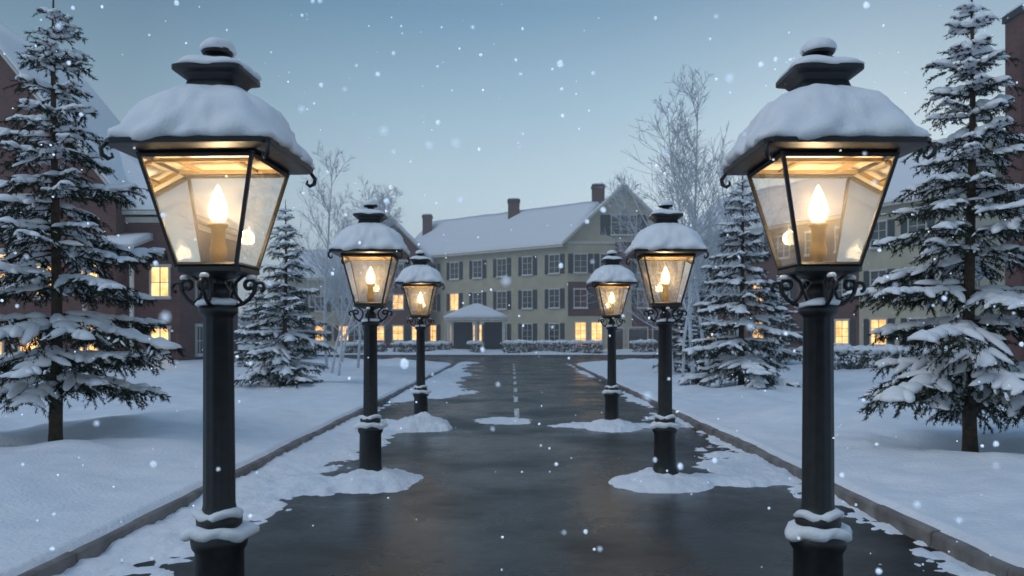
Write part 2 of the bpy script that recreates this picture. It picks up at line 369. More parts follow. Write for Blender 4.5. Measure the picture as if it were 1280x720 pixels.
LAMPS=[(-1.547,4.22),(1.62,4.22),(-1.636,9.2),(1.765,9.2),(-1.67,14.6),(1.83,14.6)]
def road_snow(x0,x1,y0,y1,st,name):
    xs=np.arange(x0,x1+st,st);ys=np.arange(y0,y1+st,st*1.3);gx,gy=np.meshgrid(xs,ys)
    n1=fbm(gx*.9+3,gy*.55+9,5)-.5; n2=fbm(gx*5,gy*4,4)-.5; n0=fbm(gx*.2+50,gy*.22,3)-.5; n3=fbm(gx*13,gy*11,3)-.5
    wl=.70+n0*1.4*sstep(2,8,gy)+.30*np.sin(gy*.55+.4)*sstep(8,12,gy)+ .65*np.exp(-((gy-28)/7)**2)-.5*np.exp(-((gy-18.5)/2.2)**2)
    fl=(wl-(gx-KL))+n1*1.5+n2*.7+n3*.4
    wr=.02+n0*1.0*sstep(3,6,gy)+.25*np.exp(-((gy-5.6)/.6)**2)+.45*np.exp(-((gy-10.8)/1.2)**2)+.4*np.exp(-((gy-16)/1.5)**2)
    fr=(wr-(KR-gx))+n1*.9+n2*.6+n3*.4
    f=np.maximum(fl,fr)
    H=np.where(f>0,.075*(1-np.exp(-f*1.6)),f*.1)
    for i,(lx,ly) in enumerate(LAMPS):
        rad=[.34,.34,.56,.54,.58,.52][i]; hh=[.05,.05,.20,.16,.30,.18][i]
        dx=(gx-lx-(.05 if lx<0 else 0));dy=(gy-ly+.05)
        dd=np.hypot(dx,dy*.9)/rad
        g=(1.0-dd)+n1*.55+n2*.3+n3*.14
        gg=np.clip(g,0,1)
        H=np.maximum(H,np.where(g>0,hh*np.sqrt(gg*(2-gg))*(.45+.55*gg),g*.06))
    def patch(cx,cy,rx,ry,hh,k=1.):
        g=(1-np.hypot((gx-cx)/rx,(gy-cy)/ry))+n1*1.1*k+n2*.6+n3*.4
        return np.where(g>0,hh*(1-np.exp(-g*2.5)),g*.06)
    for a in [(2.5,9.3,.95,.34,.07),(3.0,9.9,.6,.8,.07),(1.3,14.9,.7,.36,.07),(2.6,14.9,.8,.3,.06),(-.25,15.7,.5,.6,.006,2.1),(-2.1,14.9,.6,.36,.08),(-2.3,9.0,.5,.6,.07)]:
        H=np.maximum(H,patch(*a))
    H=H+np.where(H>0,(n2*.05+n3*.03)*np.clip(H*25,0,1),0)
    H=np.clip(H,-.02,.4)
    nr,nc=gx.shape; V=np.stack([gx,gy,H+.001],-1).reshape(-1,3); id_=np.arange(nr*nc).reshape(nr,nc)
    F=np.stack([id_[:-1,:-1],id_[:-1,1:],id_[1:,1:],id_[1:,:-1]],-1).reshape(-1,4)
    keep=(V[F,2].max(1)>0.0)
    return obj(name,npmesh(name,V,F[keep],[M_snow]))
road_snow(KL,KR,1.5,20,.03,'snow_patches'); road_snow(KL,KR,20.03,49,.07,'snow_patches')

# ------------------------------------------------------------ street lamps
def lamp_meshes():
    P={}
    mb=MB()
    mb.lathe([(.19,-.02),(.19,.05),(.165,.07),(.16,.12),(.135,.16),(.128,.2),(.124,.56),(.14,.585),(.145,.61),(.145,.64),(.12,.66),(.105,.68),(.115,.70),(.118,.735),(.095,.755),(.086,.79),(.084,.81),(.078,1.79),(.082,1.80),(.10,1.82),(.10,1.85),(.06,1.865),(.045,1.885),(.062,1.91),(.066,1.935),(.045,1.965),(.035,1.98),(.06,2.0),(.07,2.005)],60,0,True,flute=.06)
    P['post']=mb.mesh('post',[M_iron])
    mb=MB()
    mb.lathe([(.12,.635),(.15,.632),(.163,.65),(.16,.675),(.135,.695),(.10,.70)],40,0,True,nz=.045,seed=1)
    mb.lathe([(.09,.735),(.118,.73),(.128,.745),(.118,.765),(.09,.775)],40,0,True,nz=.035,seed=4)
    mb.lathe([(.07,1.85),(.10,1.848),(.108,1.858),(.10,1.875),(.06,1.885)],40,0,True,nz=.03,seed=8)
    for k,(bx,by) in enumerate(((.175,0),(-.18,0),(0,-.18),(.165,.02),(0,.18))):
        mb.lathe([(.008,1.99),(.022,1.988),(.026,1.998),(.018,2.010),(.004,2.014)],14,0,True,c=(bx,by,.006 if k!=3 else -.002),nz=.008,seed=k)
    P['post_snow']=mb.mesh('post_snow',[M_snowf])
    mb=MB(); zb,zt,hb,ht=2.05,2.61,.152,.285
    mb.lathe([(.04,1.995,2),(.06,2.0,6),(.15,2.02,10),(.172,2.028,14),(.172,2.05,14),(.15,2.052,14)],32,0,False)
    for sx in(-1,1):
        for sy in(-1,1):
            mb.tube([(sx*hb,sy*hb,zb),(sx*ht,sy*ht,zt)],.0125,4,0,False)
    for z,hh,r in((zb+.012,hb+.003,.013),(zt-.012,ht-.003,.014)):
        c=[(-hh,-hh,z),(hh,-hh,z),(hh,hh,z),(-hh,hh,z)]
        for i in range(4): mb.tube([c[i],c[(i+1)%4]],r,4,0,False)
    for a in range(4):
        ca,sa=math.cos(a*math.pi/2),math.sin(a*math.pi/2)
        pts=[(.05,1.865),(.09,1.855),(.13,1.865),(.165,1.89),(.19,1.925),(.20,1.96)]
        cx,cz=.165,1.962
        pr=pts+[(cx+(.035-.022*i/14)*math.cos(i*.42),cz+(.035-.022*i/14)*math.sin(i*.42)) for i in range(1,15)]
        mb.tube([(r*ca,r*sa,z) for r,z in pr],.011,6,0)
        pr=[(.19,1.93)]+[(.222+(.032-.012*i/9)*math.cos(math.pi+i*.5),1.95+(.032-.012*i/9)*math.sin(math.pi-i*.5)) for i in range(0,10)]
        mb.tube([(r*ca,r*sa,z) for r,z in pr],.010,6,0)
        pr=[(.13,1.868),(.10,1.90),(.085,1.94),(.095,1.98),(.13,2.01),(.15,2.025)]
        mb.tube([(r*ca,r*sa,z) for r,z in pr],.009,6,0)
    mb.lathe([(.285,2.612,20),(.39,2.622,20),(.405,2.625,20),(.41,2.65,20),(.385,2.665,16),(.31,2.75,8),(.2,2.90,6),(.14,2.97,6),(.125,3.015,6),(.15,3.045,6),(.178,3.058,12),(.178,3.08,12),(.13,3.10,8),(.08,3.13,4),(.08,3.15,3),(.04,3.155),(.038,3.17),(.075,3.18),(.085,3.2),(.07,3.215)],64,0,False,cap=False)
    for sx in(-1,1):
        for sy in(-1,1):
            x,y=sx*.385,sy*.385
            pr=[(x,y,2.63),(x+sx*.02,y+sy*.02,2.60),(x+sx*.016,y+sy*.016,2.57),(x-sx*.004,y-sy*.004,2.553),(x-sx*.018,y-sy*.018,2.565),(x-sx*.014,y-sy*.014,2.585)]
            mb.tube(pr,[.009,.012,.012,.010,.008,.005],6,0)
    P['lantern_frame']=mb.mesh('lantern_frame',[M_iron])
    mb=MB(); 
    q=[(-.28,-.28,2.608),(.28,-.28,2.608),(.28,.28,2.608),(-.28,.28,2.608)]
    q2=[(-.15,-.15,2.68),(.15,-.15,2.68),(.15,.15,2.68),(-.15,.15,2.68)]
    mb.add(q+q2,[(0,1,5,4),(1,2,6,5),(2,3,7,6),(3,0,4,7),(4,5,6,7)],0)
    for s_ in(-1,1):
        mb.box(-.27,.27,s_*.15-.012,s_*.15+.012,2.585,2.603,1)
        mb.box(s_*.15-.012,s_*.15+.012,-.137,.137,2.585,2.603,1)
    P['reflector']=mb.mesh('reflector',[M_ceil,M_brass])
    mb=MB(); e=.004
    for a in range(4):
        ca,sa=math.cos(a*math.pi/2),math.sin(a*math.pi/2)
        q=[(-hb+.01,-hb+e,zb+.012),(hb-.01,-hb+e,zb+.012),(ht-.01,-ht+e,zt-.012),(-ht+.01,-ht+e,zt-.012)]
        mb.add([(x*ca-y*sa,x*sa+y*ca,z) for x,y,z in q],[(0,1,2,3)],0)
    P['glass_panes']=mb.mesh('glass_panes',[M_pane])
    mb=MB(); a,b=.135,.262
    mb.add([(-a,-a,2.07),(a,-a,2.07),(a,a,2.07),(-a,a,2.07),(-b,-b,2.58),(b,-b,2.58),(b,b,2.58),(-b,b,2.58)],[(0,3,2,1),(4,5,6,7),(0,1,5,4),(1,2,6,5),(2,3,7,6),(3,0,4,7)],0)
    P['glow_volume']=mb.mesh('glow_volume',[M_glowvol])  # added volume filling the lantern, only there for the bulb's glow
    mb=MB()
    mb.lathe([(.36,2.655,9),(.403,2.647,9),(.42,2.66,8),(.422,2.685,6),(.405,2.72,5),(.380,2.765,4.2),(.350,2.82,3.8),(.316,2.87,3.4),(.272,2.915,3),(.22,2.95,2.8),(.17,2.972,2.8),(.12,2.985,2.8),(.05,2.99,2)],112,0,True,nz=.032,seed=3)
    mb.lathe([(.15,3.083,8),(.178,3.08,8),(.186,3.090,7),(.176,3.108,5),(.145,3.126,4),(.10,3.138,3),(.05,3.145,2)],64,0,True,nz=.018,seed=6)
    mb.lathe([(.06,3.196),(.086,3.192),(.093,3.208),(.088,3.23),(.07,3.248),(.04,3.257),(.01,3.26)],40,0,True,nz=.014,seed=9)
    P['hood_snow']=mb.mesh('hood_snow',[M_snowf])
    mb=MB()
    mb.lathe([(.07,2.05),(.07,2.062),(.03,2.07),(.028,2.09),(.042,2.11),(.044,2.16),(.036,2.18),(.036,2.26),(.05,2.275),(.05,2.29),(.03,2.296)],24,0,True)
    P['candle_stem']=mb.mesh('candle_stem',[M_brass])
    mb=MB(); mb.lathe([(.008,2.30),(.016,2.32),(.021,2.345),(.019,2.385),(.012,2.42),(.003,2.45)],20,0,True); P['bulb_core']=mb.mesh('bulb_core',[M_flame])
    mb=MB(); mb.lathe([(.024,2.295),(.042,2.32),(.050,2.35),(.045,2.39),(.028,2.44),(.009,2.485),(.002,2.495)],20,0,True); P['bulb_glass']=mb.mesh('bulb_glass',[M_env])
    return P
LM=lamp_meshes()
ll_=bpy.data.lights.new('lamp_light','POINT'); ll_.energy=30; ll_.shadow_soft_size=.042; ll_.color=(1,.70,.38)
for i,(x,y) in enumerate(LAMPS):
    e=empty('street_lamp',(x,y,0),0)
    e.rotation_euler=(random.uniform(-.004,.004),random.uniform(-.004,.004),(i%3-1)*.03)
    for k,me in LM.items(): obj(k,me,e)
    obj('lamp_light',ll_,e,(0,0,2.37))

# ------------------------------------------------------------ spruces
def ico(sub):
    import bmesh
    bm=bmesh.new(); bmesh.ops.create_icosphere(bm,subdivisions=sub,radius=1)
    v=np.array([x.co[:] for x in bm.verts]);f=np.array([[q.index for q in x.verts] for x in bm.faces]); bm.free(); return v,f
ICO={1:ico(1),2:ico(2),3:ico(3)}
def branch(L,r):
    VV=[];FF=[];MI=[];cnt=0
    def put(v,f,m):
        nonlocal cnt
        VV.append(v);FF.append(f+cnt);MI.append(np.full(len(f),m));cnt+=len(v)
    droop=r.uniform(.14,.34); wob=r.uniform(-.08,.08)
    def ax(t):
        t=np.asarray(t,float); return np.stack([L*t,wob*L*np.sin(t*3),-droop*L*t**1.6+.16*L*np.clip(t-.6,0,1)**1.2],-1)
    def tubex(P,r0,r1):
        n=len(P);vs=[]
        for i,p in enumerate(P):
            rr=r0+(r1-r0)*i/(n-1)
            for k in range(3):
                a=2.09*k; vs.append(p+np.array([0,math.cos(a)*rr,math.sin(a)*rr]))
        f=[]
        for i in range(n-1):
            for k in range(3):
                k2=(k+1)%3; a,b,c,d=i*3+k,i*3+k2,(i+1)*3+k2,(i+1)*3+k; f+=[(a,b,c),(a,c,d)]
        put(np.array(vs),np.array(f),1)
    tubex(ax(np.linspace(0,1,7)),.006+.011*L,.003)
    twigs=[]
    t=.18 if L>.5 else .08; side=1; step=.070/L
    while t<.98:
        p=ax(t); l=min(.60,(.12+.50*L*(1-t)**.75*sstep(0,.35,np.array(t+.08))))*r.uniform(.55,1.15)
        ang=side*math.radians(r.uniform(38,64)); dr=r.uniform(.12,.6)
        dirv=np.array([math.cos(ang),math.sin(ang),0])
        def tw(s,p=p,dirv=dirv,l=l,dr=dr):
            s=np.asarray(s,float)[...,None]; return p+dirv*l*s+np.array([0,0,-1.])*dr*l*s**1.6
        twigs.append((tw,l)); 
        if l>.12: tubex(tw(np.linspace(0,1,4)),.004,.002)
        t+=step*r.uniform(.6,1.4); side=-side
    subs=[]
    for tw,l in twigs:
        if l>.18:
            for k in range(int(l/.065)):
                s=r.uniform(.2,.95); p=tw(s); d=tw(min(s+.05,1))-tw(s); d/=np.linalg.norm(d)
                a=r.choice([-1,1])*math.radians(r.uniform(30,60)); c,s_=math.cos(a),math.sin(a)
                d=np.array([d[0]*c-d[1]*s_,d[0]*s_+d[1]*c,d[2]-r.uniform(.1,1.0)]); d/=np.linalg.norm(d); ll=r.uniform(.07,.18)
                subs.append((lambda s,p=p,d=d,ll=ll: p+d*ll*np.asarray(s,float)[...,None],ll))
    def needles(fn,l,dens=150):
        n=int(l*dens); 
        if n<3:return
        s=r.random(n); P=fn(s); D=fn(np.minimum(s+.02,1.02))-P; D/=np.linalg.norm(D,axis=1)[:,None]+1e-9
        R=r.normal(size=(n,3)); R-=D*(R*D).sum(1)[:,None]; R/=np.linalg.norm(R,axis=1)[:,None]
        nd=D*r.uniform(.5,1.0,(n,1))+R*.8+np.array([0,0,-.25]); nd/=np.linalg.norm(nd,axis=1)[:,None]
        W=np.cross(nd,r.normal(size=(n,3))); W/=np.linalg.norm(W,axis=1)[:,None]
        ln=r.uniform(.028,.058,(n,1)); wd=.0052
        v=np.stack([P-W*wd,P+W*wd,P+nd*ln],1).reshape(-1,3); put(v,np.arange(n*3).reshape(-1,3),0)
    needles(ax,L,180)
    for tw,l in twigs: needles(tw,l,170)
    for tw,l in subs: needles(tw,l,190)
    def blob(fn,a,b,w,h,sub,up,jit=.16,taper=.3):
        v,f=ICO[sub]; 
        s=a+(v[:,0]+1)/2*(b-a); P=fn(np.clip(s,0,1.05)); D=fn(np.array([b]))[0]-fn(np.array([a]))[0]; D[2]=0; D/=np.linalg.norm(D)+1e-9
        S=np.array([-D[1],D[0],0]); ww=w*(1-taper*(v[:,0]+1)/2)
        j=1+r.normal(size=len(v))*jit
        zz=np.where(v[:,2]>0,v[:,2],v[:,2]*.35)
        Q=P+S*(v[:,1]*ww*j)[:,None]+np.array([0,0,1.])*((zz*h*j)+up-.25*np.abs(v[:,1])**2*ww)[:,None]
        Q+=D*(r.normal(size=len(v))*.004)[:,None]
        put(Q,f,2)
    for tw,l in twigs:
        if r.random()<.84 and l>.08: blob(tw,r.uniform(-.05,.1),r.uniform(.65,.96),r.uniform(.038,.06)+.06*l,r.uniform(.03,.056),1 if l<.14 else 2,.014,.10)
    for tw,l in subs:
        if r.random()<.18: blob(tw,0,.8,r.uniform(.018,.026),.016,1,.010,.14)
    k=max(2,int(L/.20))
    for i in range(k):
        a=.12+.85*i/k; 
        if r.random()<.94: blob(ax,a-.04,a+.85/k+.04,r.uniform(.06,.095)+.04*L,r.uniform(.045,.075),2,.018,.10,.1)
    if L>.5: blob(ax,.32,.72,.11*L*r.uniform(.8,1.15),.045,3,.008,.05,.45)
    return np.concatenate(VV),np.concatenate(FF),np.concatenate(MI)
def spruce(seed,H,R,z0):
    r=np.random.default_rng(seed)
    lens=[.22,.42,.68,.98,1.35]; T={l:[branch(l,r) for _ in range(5)] for l in lens}
    VV=[];FF=[];MI=[];cnt=0
    z=z0; az=r.uniform(0,6)
    while z<H-.30:
        u=(z-z0)/(H-z0)
        n=int(round(7.4-3.4*u)); 
        for k in range(n):
            a=az+2*math.pi*k/n+r.uniform(-.3,.3)
            LL=R*((1-u)**1.06)*r.uniform(.62,1.14)*(1 if z>z0+.25 else .85)+.10
            l=min(lens,key=lambda q:abs(q-LL)); V,F,M=T[l][r.integers(5)]
            sc=LL/l; tilt=math.radians(0+34*u**1.5+r.uniform(-9,8))
            c,s=math.cos(tilt),math.sin(tilt)
            mir=r.choice([-1,1])
            x=V[:,0]*sc*c-V[:,2]*sc*s; zz=V[:,0]*sc*s+V[:,2]*sc*c; y=V[:,1]*sc*mir
            ca,sa=math.cos(a),math.sin(a)
            Q=np.stack([x*ca-y*sa,x*sa+y*ca,zz+z+r.uniform(-.08,.08)],-1)
            VV.append(Q);FF.append((F if mir>0 else F[:,::-1])+cnt);MI.append(M);cnt+=len(Q)
        az+=.9; z+=(.43-.22*u)*r.uniform(.85,1.15)
    seg=8;rings=14;tv=[]
    for i in range(rings):
        t=i/(rings-1); rr=(.085*(1-t)**.8+.008)*(1.25 if i==0 else 1)
        for k in range(seg):
            a=2*math.pi*k/seg; tv.append((rr*math.cos(a)+.02*math.sin(t*5),rr*math.sin(a)+.02*math.sin(t*7),-.25+(H+.25)*t))
    tf=[]
    for i in range(rings-1):
        for k in range(seg):
            k2=(k+1)%seg;a,b,c,d=i*seg+k,i*seg+k2,(i+1)*seg+k2,(i+1)*seg+k; tf+=[(a,b,c),(a,c,d)]
    VV.append(np.array(tv));FF.append(np.array(tf)+cnt);MI.append(np.full(len(tf),1))
    F=np.concatenate(FF);M=np.concatenate(MI)
    return npmesh('spruce',np.concatenate(VV),F,[M_needle,M_bark,M_snowf],M,M!=0)
SA=spruce(11,6.25,1.74,.95); SB=spruce(23,6.2,1.70,.85)
TREES=[(SA,-6.2,10.8,0,1.0,.3),(SB,6.05,10.5,0,1.0,1.9),(SB,-6.6,23.2,-.38,.95,2.4),(SA,6.3,21.8,-.42,1.04,2.0),
       (SA,-10.6,33,-.3,.74,4),(SB,-8.9,30,-.3,.64,5.2),(SB,6.6,31,-.3,.70,3.6),(SA,8.6,36,-.3,.9,5),(SA,-21.5,56,0,.62,1),(SB,-24,60,0,.8,1),
       (SB,13.5,40,0,.8,2),(SA,-30,68,0,1.1,2),(SB,-12.5,47.5,0,.62,.2),(SB,-27,72,0,1.3,.9),(SA,-33,75,0,1.2,3)]
for me,x,y,z,s,rz in TREES: obj('spruce_tree',me,None,(x,y,z+.14),rz,s)

# ------------------------------------------------------------ bare frosted birches
def birch(seed,H):
    r=random.Random(seed); mb=MB()
    def grow(p,d,l,rad,dep):
        pts=[p];n=5 if dep<2 else 3; rads=[rad]
        for i in range(n):
            d=(d+Vector((r.uniform(-.12,.12),r.uniform(-.12,.12),r.uniform(.0,.14) if dep else 0))).normalized()
            p=p+d*l/n; pts.append(p); rads.append(max(rad*(1-(.8 if dep==0 else .55)*(i+1)/n),.008))
        mb.tube(pts,rads,5 if dep<2 else 3,0)
        if dep>=3: return
        m=[18,8,5][dep]
        for k in range(m):
            t=r.uniform(.2 if dep==0 else .12,.98); q=pts[min(int(t*n),n-1)].lerp(pts[min(int(t*n)+1,n)],t*n%1)
            a=r.uniform(0,6.28); ang=math.radians(r.uniform(22,55))
            u=d.cross(Vector((0,0,1)));  u=Vector((1,0,0)) if u.length<.1 else u.normalized(); v=d.cross(u)
            dd=(d*math.cos(ang)+(u*math.cos(a)+v*math.sin(a))*math.sin(ang)).normalized()
            ll=l*(.38*(1.15-.85*t) if dep==0 else r.uniform(.38,.58)*(1.2-.5*t))*r.uniform(.7,1.25)
            grow(q,dd,ll,max(rads[min(int(t*n),n)]*.45,.008),dep+1)
    grow(Vector((0,0,-.1)),Vector((r.uniform(-.05,.05),r.uniform(-.05,.05),1)),H,.0085*H,0)
    return mb.mesh('birch',[M_frost])
BA=birch(3,10.5);BB=birch(8,10);BC=birch(15,9)
for me,x,y,s,rz in [(BA,6.6,29,.95,0),(BB,7.5,30.5,1.04,1),(BC,8.9,34,1.1,2.6),(BC,6.1,30,.85,3),(BA,10.2,36,.95,5),(BB,5.9,27.5,.7,2.2),(BB,-7.3,31.5,.80,2),(BA,-6.4,33,.74,4),(BC,-8.6,40,1.0,1),(BC,-6.7,29.5,.74,.7),(BA,-5.9,32,.6,2),(BB,-6.1,28,.62,5)]:
    obj('birch_tree',me,None,(x,y,.15),rz,s)

# ------------------------------------------------------------ buildings
WM=[M_stucco,M_brick,M_trim,M_glassdark,M_lit,M_shut,M_snowf,M_dark,M_door]
ST,BR,TR,GD,GL,SH,SN,DK,DO=range(9)
def snow_slab(mb,q,th,nu=26,nv=10,seed=0,mat=SN):
    q=[Vector(p) for p in q]; vs=[];fs=[]
    for j in range(nv+1):
        for i in range(nu+1):
            u,v=i/nu,j/nv
            p=(q[0].lerp(q[1],u)).lerp(q[3].lerp(q[2],u),v)
            e=min(1,min(u,1-u)*nu/1.2,); e2=min(1,v*nv/1.0)
            f=math.sqrt(max(0,e))*.3+.7 if e<1 else 1
            f2=.55+.45*e2
            n=mnoise.noise(Vector((p.x*.5+seed,p.y*.5,p.z*.5)))
            vs.append(p+Vector((0,0,th*f*f2*(1+.35*n))))
    W=nu+1
    for j in range(nv):
        for i in range(nu): fs.append((j*W+i,j*W+i+1,(j+1)*W+i+1,(j+1)*W+i))
    o=len(vs); per=[i for i in range(W)]+[j*W+nu for j in range(1,nv+1)]+[nv*W+i for i in range(nu-1,-1,-1)]+[j*W for j in range(nv-1,0,-1)]
    for k in per:
        i=k%W;j=k//W;u,v=i/nu,j/nv
        vs.append((q[0].lerp(q[1],u)).lerp(q[3].lerp(q[2],u),v))
    n=len(per)
    for k in range(n): fs.append((o+k,o+(k+1)%n,per[(k+1)%n],per[k]))
    mb.add(vs,fs,mat,True)
def slab(mb,q,th,mat):
    q=[Vector(p) for p in q]; b=[p-Vector((0,0,th)) for p in q]
    mb.add(q+b,[(0,1,2,3),(7,6,5,4),(0,4,5,1),(1,5,6,2),(2,6,7,3),(3,7,4,0)],mat)
def window(mb,O,T,Nn,w,h,lit=False,sh=True,cols=2,rows=2):
    a=w/2;b=h/2
    mb.obox(O,T,Nn,-a-.1,-a,.0,.09,-b,b,TR); mb.obox(O,T,Nn,a,a+.1,.0,.09,-b,b,TR)
    mb.obox(O,T,Nn,-a-.14,a+.14,.0,.12,b,b+.16,TR); mb.obox(O,T,Nn,-a-.14,a+.14,.0,.16,-b-.1,-b,TR)
    mb.obox(O,T,Nn,-a-.12,a+.12,.02,.15,-b+.0,-b+.05+random.uniform(0,.04),SN)
    mb.obox(O,T,Nn,-a,a,-.02,.012,-b+.002,b-.002,GL if lit else GD)
    for c in range(1,cols): x=-a+w*c/cols; mb.obox(O,T,Nn,x-.028,x+.028,.014,.055,-b,b,TR)
    for c in range(1,rows+1-1):
        z=-b+h*c/rows; mb.obox(O,T,Nn,-a,a,.016,.045,z-.022,z+.022,TR)
    if sh:
        for s in(-1,1):
            x0=s*(a+.13); x1=s*(a+.13+w*.42); x0,x1=min(x0,x1),max(x0,x1)
            mb.obox(O,T,Nn,x0,x1,.0,.05,-b-.05,b+.08,SH)
            for k in range(7):
                z=-b+ (k+.5)*h/7; mb.obox(O,T,Nn,x0+.06,x1-.06,.051,.07,z-.03,z+.03,SH)
def block(parent,p0,p1,D,eave,ridge,roof,wall=ST,lower=None,lowz=3.4,wins=(),name='wing',ov=.5,seed=0,hipR=4):
    p0=Vector((*p0,0));p1=Vector((*p1,0));W=(p1-p0).length;rz=math.atan2(p1.y-p0.y,p1.x-p0.x)
    mb=MB(); lower=wall if lower is None else lower
    def wb(z0,z1,m):
        mb.add([(0,0,z0),(W,0,z0),(W,D,z0),(0,D,z0),(0,0,z1),(W,0,z1),(W,D,z1),(0,D,z1)],[(0,1,5,4),(1,2,6,5),(2,3,7,6),(3,0,4,7)],m)
    wb(-.3,lowz,lower); wb(lowz,eave,wall)
    if lower!=wall: mb.box(-.06,W+.06,-.06,D+.06,lowz-.12,lowz+.1,TR)
    mb.box(-.05,W+.05,-.05,D+.05,-.3,.45,DK if wall==BR else TR)
    mb.box(-.08,W+.08,-.08,D+.08,eave-.35,eave-.08,TR)
    if roof=='side':
        k=(ridge-eave)/(D/2)
        mb.add([(0,0,eave),(0,D,eave),(0,D/2,ridge)],[(0,2,1)],wall); mb.add([(W,0,eave),(W,D,eave),(W,D/2,ridge)],[(0,1,2)],wall)
        A=[(-ov,-ov,eave-k*ov),(W+ov,-ov,eave-k*ov),(W+ov,D/2,ridge),(-ov,D/2,ridge)]
        B=[(W+ov,D+ov,eave-k*ov),(-ov,D+ov,eave-k*ov),(-ov,D/2,ridge),(W+ov,D/2,ridge)]
        S=[A,B]
    elif roof=='front':
        k=(ridge-eave)/(W/2)
        mb.add([(0,0,eave),(W,0,eave),(W/2,0,ridge)],[(0,1,2)],wall); mb.add([(0,D,eave),(W,D,eave),(W/2,D,ridge)],[(0,2,1)],wall)
        A=[(-ov,D+ov,eave-k*ov),(-ov,-ov,eave-k*ov),(W/2,-ov,ridge),(W/2,D+ov,ridge)]
        B=[(W+ov,-ov,eave-k*ov),(W+ov,D+ov,eave-k*ov),(W/2,D+ov,ridge),(W/2,-ov,ridge)]
        S=[A,B]
    else:
        h=hipR; e=eave-.0
        S=[[(-ov,-ov,e),(W+ov,-ov,e),(W-h,D/2,ridge),(-ov,D/2,ridge)],[(W+ov,-ov,e),(W+ov,D+ov,e),(W-h,D/2+.01,ridge),(W-h,D/2,ridge)],
           [(W+ov,D+ov,e),(-ov,D+ov,e),(-ov,D/2,ridge),(W-h,D/2,ridge)]]
        if W-h<-ov: S[0]=[(-ov,-ov,e),(W+ov,-ov,e),(W-h,D/2,ridge),(W-h-.1,D/2,ridge)]; S[2]=[(W+ov,D+ov,e),(-ov,D+ov,e),(W-h-.1,D/2,ridge),(W-h,D/2,ridge)]
    up=lambda q,d:[(a,b,c+d) for a,b,c in q]
    for i,q in enumerate(S):
        slab(mb,up(q,.2),.2,TR); slab(mb,up(q,.235),.03,DK); snow_slab(mb,up(q,.24),.30,seed=seed+i*7)
    dirs={'f':((0,0),(1,0,0),(0,-1,0)),'l':((0,D),(0,-1,0),(-1,0,0)),'r':((W,0),(0,1,0),(1,0,0))}
    for wv in wins:
        f,tt,z,w_,h_,lit,sh=wv[:7]
        o,T,Nn=dirs[f]; O=Vector((o[0],o[1],0))+Vector(T)*tt+Vector((0,0,z))
        if lit=='door':
            mb.obox(O,T,Nn,-w_/2,w_/2,0,.06,-h_/2,h_/2,DO); mb.obox(O,T,Nn,-w_/2-.12,w_/2+.12,0,.09,h_/2,h_/2+.16,TR)
            mb.obox(O,T,Nn,-w_/2-.12,-w_/2,0,.09,-h_/2,h_/2,TR); mb.obox(O,T,Nn,w_/2,w_/2+.12,0,.09,-h_/2,h_/2,TR)
            mb.obox(O,T,Nn,-w_/2+.2,w_/2-.2,.061,.075,.1,h_/2-.2,GD)
        else: window(mb,O,T,Nn,w_,h_,lit,sh,2 if w_<1.6 else 3,3 if h_>1.6 else 2)
    obj(name,mb.mesh(name,WM),parent,(p0.x,p0.y,0),rz)
    return W
def chimney(parent,x,y,z0,z1,w=.9,d=.7):
    mb=MB(); mb.box(-w/2,w/2,-d/2,d/2,z0,z1-.35,BR); mb.box(-w/2-.08,w/2+.08,-d/2-.08,d/2+.08,z1-.35,z1-.12,BR); mb.box(-w/2-.02,w/2+.02,-d/2-.02,d/2+.02,z1-.12,z1,DK)
    mb.lathe([(w/2+.04,z1,6),(w/2+.02,z1+.08,5),(w/3,z1+.16,3),(.05,z1+.19,2)],20,SN,True,nz=.03)
    obj('chimney',mb.mesh('chimney',WM),parent,(x,y,0))

apt=empty('apartment_building')
def grid(W,cols,zs,w,h,litset=(),off=1.6,sh=True,face='f',door=()):
    o=[];st=(W-2*off)/(cols-1)
    for j,z in enumerate(zs):
        for i in range(cols):
            if (i,j) in door: o.append((face,off+i*st,1.15,1.3,2.3,'door',False)); continue
            o.append((face,off+i*st,z,w,h,(i,j) in litset,sh))
    return o
zs=(1.9,5.4,8.9)
pA=(-13.0,95.0); W1=math.hypot(18.5,15)
block(apt,pA,(5.5,80),10,11.0,15.3,'side',ST,wins=grid(W1,7,zs,1.2,1.85,{(1,0),(2,0),(3,0),(2,1)},1.5),name='main_wing',seed=1)
gw=[('f',1.3,8.8,1.2,1.8,False,True),('f',3.9,8.8,1.2,1.8,False,True),('f',1.3,5.3,1.2,1.8,True,True),('f',3.9,5.3,1.2,1.8,False,True),
    ('f',1.3,1.75,1.0,2.4,True,False),('f',2.9,1.75,1.0,2.4,True,False),('f',5.6,12.6,2.4,1.9,False,True),('f',7.6,8.8,1.2,1.8,False,True),('f',9.6,8.8,1.2,1.8,False,True),
    ('f',7.6,5.3,1.2,1.8,True,True),('f',9.8,5.3,1.2,1.8,False,True),('f',7.0,1.15,1.8,2.5,'door',False),('f',9.4,1.15,1.8,2.5,'door',False),('f',4.9,1.15,1.2,2.4,'door',False)]
block(apt,(5.5,79),(16.5,79),14,11.1,16.3,'front',ST,wins=gw,name='gable_wing',seed=5)
mb=MB(); mb.box(10.25,11.75,78.55,79.0,7.3,10.9,BR); mb.box(5.56,10.0,78.975,79.002,3.6,7.0,BR); mb.box(11.9,16.45,78.975,79.002,0.5,10.7,BR)
obj('brick_bay',mb.mesh('brick_bay',WM),apt)
d=Vector((12.2,-24)); Lr=d.length; mid=(16.3+12.2*.76,77-24*.76)
block(apt,(16.4,77),mid,10,10.9,14.8,'side',BR,lower=BR,wins=grid(Lr*.76,7,zs,1.15,1.75,{(1,0),(3,0),(5,0),(6,0),(3,1)},1.5),name='brick_wing',seed=9)
